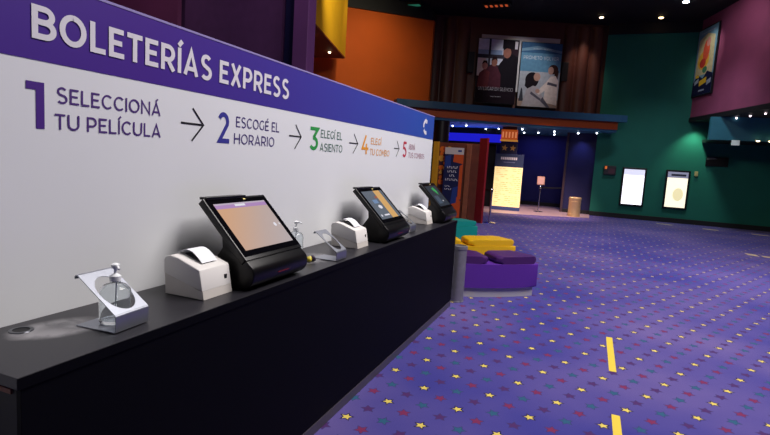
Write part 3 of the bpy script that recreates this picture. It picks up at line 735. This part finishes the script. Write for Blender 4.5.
art2 = [(P_('sky_teal', '#5c88a4'), rect(0, 0, 1, 1)), (P_('sky_grey', '#a4a8b0'), rect(0, 0, 1, .55)), (P_('sky_top', '#385c80'), rect(0, .84, 1, 1)), (P_('sky_cloud', '#6c8ca0'), [(0, .86), (.5, .9), (1, .85), (1, .89), (.4, .95), (0, .9)]),
    (P_('field_tan', '#9c8478'), rect(0, 0, 1, .12)), (P_('tree_dark', '#3a3c44'), [(.02, .08), (.14, .08), (.1, .26), (.07, .3)]),
    (P_('hair_dark', '#1c161c'), oval(.32, .42, .17, .12)), (P_('hair_dark', ''), [(.16, .40), (.3, .44), (.34, .3), (.24, .27), (.15, .32)]), (P_('face_tan', '#b08a7c'), oval(.44, .47, .085, .065)),
    (P_('knit_grey', '#a8a0a4'), [(.1, 0), (.72, 0), (.62, .16), (.5, .3), (.36, .33), (.2, .27), (.14, .12)]), (P_('knit_dark', '#54505c'), [(.3, .20), (.56, .10), (.58, .13), (.32, .24)]),
    (P_('hair_brown', '#3c2420'), oval(.83, .60, .12, .075)), (P_('hair_brown', ''), [(.86, .62), (.97, .58), (.95, .44), (.87, .48)]), (P_('face_tan', ''), oval(.77, .58, .07, .06)),
    (P_('sweater_cream', '#d8c8c0'), [(.64, .08), (.98, .04), (.98, .42), (.9, .5), (.78, .49), (.68, .40), (.5, .27), (.46, .22), (.52, .19), (.66, .26)]),
    (P_('knit_dark', ''), [(.70, .36), (.95, .33), (.95, .37), (.72, .40)]), (P_('face_tan', ''), oval(.48, .25, .055, .035)), (P_('knit_dark', ''), [(.56, .1), (.74, 0), (.82, 0), (.62, .16)])]
t2, W2, H2 = poster('movie_poster', 'pale blue movie poster of a woman and child, right of the pair above the band', 1.50, 2.92, 3.69, 5.90, .05, art2)
lettering('poster_lettering', 'PROMETO VOLVER', .12, (-W2*.86, -.013, H2*.735), (1, 0, 0), (0, 0, 1), (0, -1, 0), .12, W2*1.72, P_('title_pale', '#c4ccd4'), t2)
lettering('small_lettering', 'ENTRADAS EN VENTA', .16, (-W2*.4, -.013, H2*.89), (1, 0, 0), (0, 0, 1), (0, -1, 0), .035, W2*.9, P_('title_pale', ''), t2)
o = fbox('poster_backing', .12, 2.86, -.16, -.10, 4.2, 6.09, mat('backing_grey', '#c8c2c4', .6), bev=.004)
tag(o, 'pale grey backing board showing above both movie posters', 'backing board')
fp = fbox('wall_speaker', 2.98, 3.2, -.12, .02, 4.66, 5.3, m_black, bev=.01); tag(fp, 'black box speaker on the panel wall right of the two posters', 'speaker')
fp = fbox('wall_speaker', -.32, -.1, -.12, .02, 4.75, 5.45, m_black, bev=.01); tag(fp, 'black box speaker on the panel wall left of the two posters', 'speaker')

# poster on the plum wall
thR = math.atan2(-dR.y, -dR.x)     # local +x pointing away from the camera along the wall; flip to face the room
t = thing('movie_poster', 'bright yellow and red movie poster on the plum wall at the right', 'poster', (4.905+nR.x*.02, 18.69+nR.y*.02, 4.2), 0)
mb = MB()
L_ = 1.32; Hh = 2.17
def rp(u, v, l=0): # u 0 far/left in picture ... 1 near/right
    p = -dR*(L_*(1-u))+nR*l; return (p.x, p.y, Hh*v)
Mx = Matrix(((-dR.x, nR.x, 0, 0), (-dR.y, nR.y, 0, 0), (0, 0, 1, 0), (0, 0, 0, 1)))
MB().box(0, L_, 0, .045, 0, Hh, bev=.004, M=Mx).build('poster_frame', m_black, t)
artp = [(P_('pastel_blue', '#6c98ac'), rect(0, 0, 1, 1)), (P_('pastel_cream', '#c0b88c'), [(.05, .3), (.95, .3), (.9, .85), (.5, .92), (.1, .85)]), (P_('gold_burst', '#d8a83c'), oval(.42, .52, .3, .14)),
    (P_('vermilion', '#d4583c'), oval(.52, .66, .17, .16)), (P_('vermilion_dark', '#b83c30'), oval(.40, .48, .16, .07)), (P_('pastel_pink', '#c88c80'), oval(.6, .78, .1, .07)), (P_('leaf_green', '#3c7c5c'), oval(.55, .37, .12, .05)),
    (P_('ink_navy', '#141c3c'), [(0, 0), (1, 0), (1, .28), (.7, .34), (.5, .24), (.2, .32), (0, .2)]), (P_('gold_text', '#d8b830'), [(.35, .13), (.72, .17), (.7, .25), (.33, .21)]),
    (P_('pale_text', '#98a8b8'), [(.08, .16), (.3, .2), (.3, .26), (.08, .22)]), (P_('pale_text', ''), [(.74, .12), (.95, .15), (.95, .22), (.74, .19)]), (P_('pale_text', ''), rect(.35, .05, .65, .075)), (P_('gold_text', ''), rect(.1, .27, .3, .31)),
    (P_('pale_text', ''), rect(.2, .93, .9, .945))]
mb = MB()
for k, (m, pts) in enumerate(artp): mb.poly([rp(.03+.94*u, .02+.96*v, .047+.0006*k) for u, v in pts], m)
mb.build('poster_print', None, t)

# ================================================================== LIT SCREENS ON THE GREEN WALL
def wall_screen(x0, x1, z0, z1, label, hdr, body):
    t = thing('wall_display', label, 'lit display', ((x0+x1)/2, 19.995, z0), 0, 'lit upright displays on the green wall')
    W = (x1-x0)/2; H = z1-z0
    df = MB().box(-W, W, -.09, 0, 0, H, bev=.01).build('display_frame', m_blk_plastic, t)
    MB().box(-W+.06, W-.06, -.094, -.09, .06, H-.06).build('lit_panel', body, df)
    MB().box(-W+.06, W-.06, -.097, -.094, H-.06-.2, H-.06).build('header_strip', hdr, t)
    return t, W, H
wall_screen(2.69, 3.46, .46, 1.80, 'brightest white lit display on the green wall, left of the two', mat('lit_white_dim', '#c8c8d0', .4, emit='#d4d6ee', estr=.95), mat('lit_white', '#ffffff', .4, emit='#f2f2ff', estr=1.5))
t, W, H = wall_screen(4.05, 4.78, .48, 1.80, 'lit display with a grey header and cream page, right of the two', mat('lit_grey', '#707088', .4, emit='#a0a0bc', estr=.5), mat('lit_cream', '#fff8dc', .4, emit='#fff4d4', estr=1.0))
MB().box(-.2, .24, -.1, -.097, H-.2, H-.13).build('header_lettering', mat('lit_ink', '#303048', .5), t)
mb = MB(); mb.poly([(p[0], -.0945, p[1]) for p in oval(.06, .5, .16, .22)]); mb.build('page_picture', mat('lit_page_gold', '#d8cca0', .5, emit='#e8dcae', estr=.85), t)

t = thing('wall_fixture', 'small dark wall box with an orange light on the green wall left of the displays', 'wall fixture', (2.28, 19.995, 1.5))
MB().box(-.2, .2, -.1, 0, 0, .32, bev=.015).build('fixture_box', mat('fixture_dark', '#26262c', .5), t)
MB().box(-.17, -.1, -.106, -.1, .2, .3).build('orange_lamp', emis('fixture_orange', '#d06a30', .9), t)
MB().box(-.05, .15, -.106, -.1, .05, .22).build('fixture_label', mat('fixture_plum', '#4a2a38', .5), t)
t = thing('wall_sign', 'black rectangular sign with a pale corner on the green wall under the teal beam', 'wall sign', (5.5, 19.995, 2.0))
MB().box(-.32, .32, -.05, 0, 0, .30, bev=.006).build('sign_board', m_blk_plastic, t)
MB().prism([(-.3, .2), (.0, .24), (-.1, .28), (-.3, .28)], -.053, -.05).build('pale_corner', mat('sign_pale', '#707870', .5), t)
o = MB().box(4.90, 5.0, 19.95, 19.995, 1.64, 1.8, bev=.008).build('wall_switch', mat('switch_cream', '#b0a06c', .5)); tag(o, 'small cream wall switch just right of the cream lit display', 'switch')
o = MB().box(5.42, 5.62, 17.94, 18.0, 2.6, 2.75, bev=.004).build('beam_sign', mat('beam_sign_white', '#c8d4d0', .5, emit='#c0d0cc', estr=.25)); tag(o, 'small pale square sign under the teal beam at the right', 'sign')

# ================================================================== FLOOR TAPE
m_tape = mat('yellow_tape', '#dcc040', .5); m_tape2 = mat('faded_tape', '#c8b48c', .6)
def tape(pts, label, m=m_tape, z=0):
    o = MB().prism(pts, z+.0004, z+.002, axis='z').build('floor_tape', m); return tag(o, label, 'floor tape', 'tape strips on the carpet')
tape([(1.983, 4.335), (2.037, 4.335), (2.037, 5.25), (1.983, 5.25)], 'yellow tape strip on the carpet, whole length in view right of the counter')
tape([(1.975, 2.75), (2.026, 2.75), (2.026, 3.54), (1.975, 3.54)], 'yellow tape strip on the carpet cut off by the bottom of the picture')
def ftape(x0, x1, y, w, label): tape([(x0, y), (x1, y-.1), (x1, y+w-.1), (x0, y+w)], label, m_tape2)
ftape(4.98, 5.17, 13.05, .28, 'faded tape strip at the right edge, left one of two in the mid carpet')
ftape(5.24, 5.6, 12.95, .22, 'faded tape strip at the right edge, right one of two in the mid carpet')
ftape(5.12, 5.52, 18.6, .22, 'faded tape strip by the green wall below the black wall sign')
ftape(6.36, 6.78, 18.35, .22, 'faded tape strip by the green wall, rightmost under the teal beam')
ftape(3.85, 4.3, 19.0, .18, 'faded tape strip by the green wall below the cream lit display')

# ================================================================== LEFT COLUMNS (seen above the sign panel)
o = MB().box(-3.22, -2.93, 7.7, 7.95, 0, 6.7, bev=.01).build('trim_21', m_violet); struct(o)
o = MB().box(-3.58, -3.36, 8.0, 8.1, 0, 6.7, bev=.01).build('trim_22', m_navy); struct(o)

# ================================================================== CEILING LAMPS
def downlight(x, y, z, label, color='#fff0d8', s=18, r=.07, cat='ceiling light', name='downlight'):
    t = thing(name, label, cat, (x, y, z), 0, 'small downlights')
    MB().lathe([(r, 0), (r*1.35, 0), (r*1.35, -.015), (r, -.02), (r, 0)], n=20).build('trim_ring', m_black, t)
    MB().lathe([(r, -.012), (r*.95, -.035), (r*.5, -.055), (0, -.06)], n=20).build('lens', emis('lens_%s_%d' % (color[1:], int(s*10)), color, s), t)
    return t
downlight(1.48, 19.0, 6.7, 'warm downlight in the black ceiling above the brown panels', '#ffe4b8', 6, r=.07)
downlight(3.28, 19.3, 6.7, 'warm downlight in the black ceiling over the green wall', '#ffd898', 5, r=.08)
downlight(3.75, 17.7, 6.7, 'brightest bluish downlight in the ceiling by the plum wall', '#d8e8ff', 14, r=.09)
downlight(-6.3, 15.9-.5, 6.7, 'downlight in the ceiling in front of the orange wall', '#ffe8c0', 6, r=.07)
t = thing('ceiling_fixture', 'dim orange glowing fixture in the black ceiling above the posters', 'ceiling light', (-1.63, 17.0, 6.7))
MB().box(-.45, .45, -.15, .15, -.08, 0, bev=.02).build('housing', m_black, t)
mb = MB()
for k in range(5): mb.box(-.38+k*.16, -.3+k*.16, -.1, .1, -.09, -.08)
mb.build('orange_lens', emis('fix_orange', '#c0502a', .7), t)
t = thing('ceiling_fixture', 'dim green glowing fixture in the black ceiling above the orange wall', 'ceiling light', (-4.25, 16.5, 6.7-.0))
MB().box(-.3, .3, -.15, .15, -.08, 0, bev=.02).build('housing', m_black, t)
MB().box(-.2, .2, -.1, .1, -.09, -.08).build('green_lens', emis('fix_green', '#2a7860', .5), t)
for (x, y, nm) in [(-3.2, 18.6, 'above the round column'), (-2.15, 19.5, 'above the blue glowing strip'), (-1.62, 19.2, 'left of the orange lantern'), (-.75, 19.0, 'right of the orange lantern'),
                   (-.35, 20.6, 'over the belt post'), (.2, 21.2, 'deep in the entrance'), (.3, 19.6, 'left of the navy pier'), (1.1, 20.0, 'in front of the navy pier'), (1.72, 19.6, 'beside the green wall'), (-.9, 20.8, 'behind the lantern'), (-2.6, 18.2, 'near the booth')]:
    downlight(x, y, 2.95, 'tiny bright spot in the entrance soffit %s' % nm, '#e4ecff', 12, r=.028)
for k, s in enumerate((2.2, 2.9, 3.6, 4.2)):
    p = a0+dR*s-nR*.35
    downlight(p.x, p.y, 3.42, 'tiny spot under the plum wall soffit, number %s from the green wall' % ['one', 'two', 'three', 'four'][k], '#ffe8f0', 7, r=.022)
for x, nm in ((6.05, 'left'), (6.35, 'right')):
    o = downlight(x, 17.9, 2.78, 'warm lamp under the teal beam, %s of the pair at the picture edge' % nm, '#ffe6b0', 5, r=.05)
for q, nm in (((-5.05, 11.4), 'nearer'), ((-5.5, 13.2), 'farther')):
    downlight(q[0], q[1], 4.478, 'tiny downlight under the yellow fascia soffit, the %s one' % nm, '#ffe0b0', 8, r=.04)
# blue cove
t = thing('cove_light', 'long glowing blue light strip over the dark entrance doorway', 'light strip', (-2.6, 19.4, 2.42))
MB().box(-1.3, 1.05, -.02, .1, 0, .3).build('blue_diffuser', emis('cove_blue', '#2222e0', .75), t)
MB().box(-1.34, 1.09, -.05, .3, -.05, 0, bev=.004).build('cove_shelf', m_navy, t)
for x in (-1.0, .8): MB().box(x-.04, x+.04, .1, .3, 0, .3).build('bracket', m_navy, t)

# ================================================================== LIGHTS
def area(name, loc, size, power, color, rot=(0, 0, 0), sy=None):
    l = bpy.data.lights.new(name, 'AREA'); l.energy = power; l.color = color; l.size = size
    if sy: l.shape = 'RECTANGLE'; l.size_y = sy
    o = bpy.data.objects.new(name, l); o.location = loc; o.rotation_euler = rot; COL.objects.link(o); return o
def spot(name, loc, to, power, color, ang=60, blend=.8, r=.08):
    l = bpy.data.lights.new(name, 'SPOT'); l.energy = power; l.color = color; l.spot_size = math.radians(ang); l.spot_blend = blend; l.shadow_soft_size = r
    o = bpy.data.objects.new(name, l); o.location = loc
    o.rotation_euler = (Vector(to)-Vector(loc)).to_track_quat('-Z', 'Y').to_euler(); COL.objects.link(o); return o
area('lobby_ceiling_fill', (2.9, 4.3, 6.5), 2.6, 690, (1, .94, .92), sy=4.2)  # unseen area light standing in for the lobby's ceiling lamps
spot('lobby_fill_mid', (4.2, 9.6, 6.65), (4.0, 9.8, 0), 2000, (.92, .88, 1), 104, 1, .5)  # unseen spot added to brighten the mid carpet, cone kept off the walls
spot('lobby_fill_left', (1.2, 13.2, 6.65), (1.0, 13.2, 0), 1100, (.92, .88, 1), 96, 1, .5)  # unseen fill spot aimed down at the left carpet
spot('lobby_fill_far', (3.4, 16.6, 6.65), (3.6, 17.6, 0), 750, (.85, .88, 1), 100, .9, .4)  # unseen spot shaped to light the far floor and leave wall tops dark
spot('green_wall_spot', (4.78, 19.55, 3.38), (4.7, 20.0, 2.0), 90, (.6, 1, .7), 85)
spot('pier_spot', (1.25, 19.85, 2.93), (1.3, 20.3, 1.9), 40, (.3, .36, 1), 75)
spot('panel_spot_a', (1.15, 19.15, 6.6), (1.0, 19.8, 4.6), 60, (1, .75, .6), 60)
spot('panel_spot_b', (.6, 18.7, 6.6), (1.2, 19.5, 4.8), 22, (1, .75, .65), 60)
spot('poster_spot', (-.2, 16.0, 6.6), (-.95, 18.7, 4.8), 260, (1, .96, .95), 48)
spot('plum_spot', (3.6, 16.0, 6.5), (5.4, 17.4, 5.0), 95, (1, .85, .95), 95)
spot('orange_spot', (-4.8, 13.6, 6.6), (-4.9, 16, 3.6), 55, (1, .8, .6), 100)
spot('yellow_spot', (-2.8, 11.2, 6.6), (-5.2, 13, 5.6), 330, (1, .9, .6), 90)
spot('violet_column_spot', (-1.9, 6.2, 6.5), (-3.2, 7.9, 4.4), 70, (1, .75, .9), 80)
spot('dusk_wall_spot', (-2.9, 6.6, 6.3), (-3.8, 8.0, 4.5), 45, (1, .7, .9), 60)
spot('maroon_wall_spot', (-5.6, 5.4, 6.5), (-7, 7.8, 5.0), 90, (1, .75, .85), 90)
spot('entry_warm_light', (-.3, 18.8, 2.9), (-.3, 18.8, 0), 170, (1, .70, .60), 100, .5)
spot('entry_floor_spot', (1.6, 13.5, 6.5), (.1, 18.9, 0), 3400, (1, .72, .62), 32)
spot('plum_poster_fill', (3.9, 17.9, 6.5), (4.9, 19.2, 5.3), 60, (1, .95, .9), 50)  # unseen spot added to brighten the poster on the plum wall
area('cove_glow', (-2.7, 19.25, 2.62), 2.2, 9, (.15, .18, 1), rot=(math.radians(200), 0, 0), sy=.1)
area('recess_blue_light', (-.4, 21.6, 2.93), 1.2, 12, (.25, .3, 1), sy=1.0)
spot('booth_spot', (-1.4, 12.2, 4.5), (-1.9, 13.8, 1.2), 45, (1, .75, .6), 60)

w = bpy.data.worlds.new('world'); SC.world = w; w.use_nodes = True
bg = w.node_tree.nodes['Background']; bg.inputs[0].default_value = (.35, .38, .7, 1); bg.inputs[1].default_value = .05
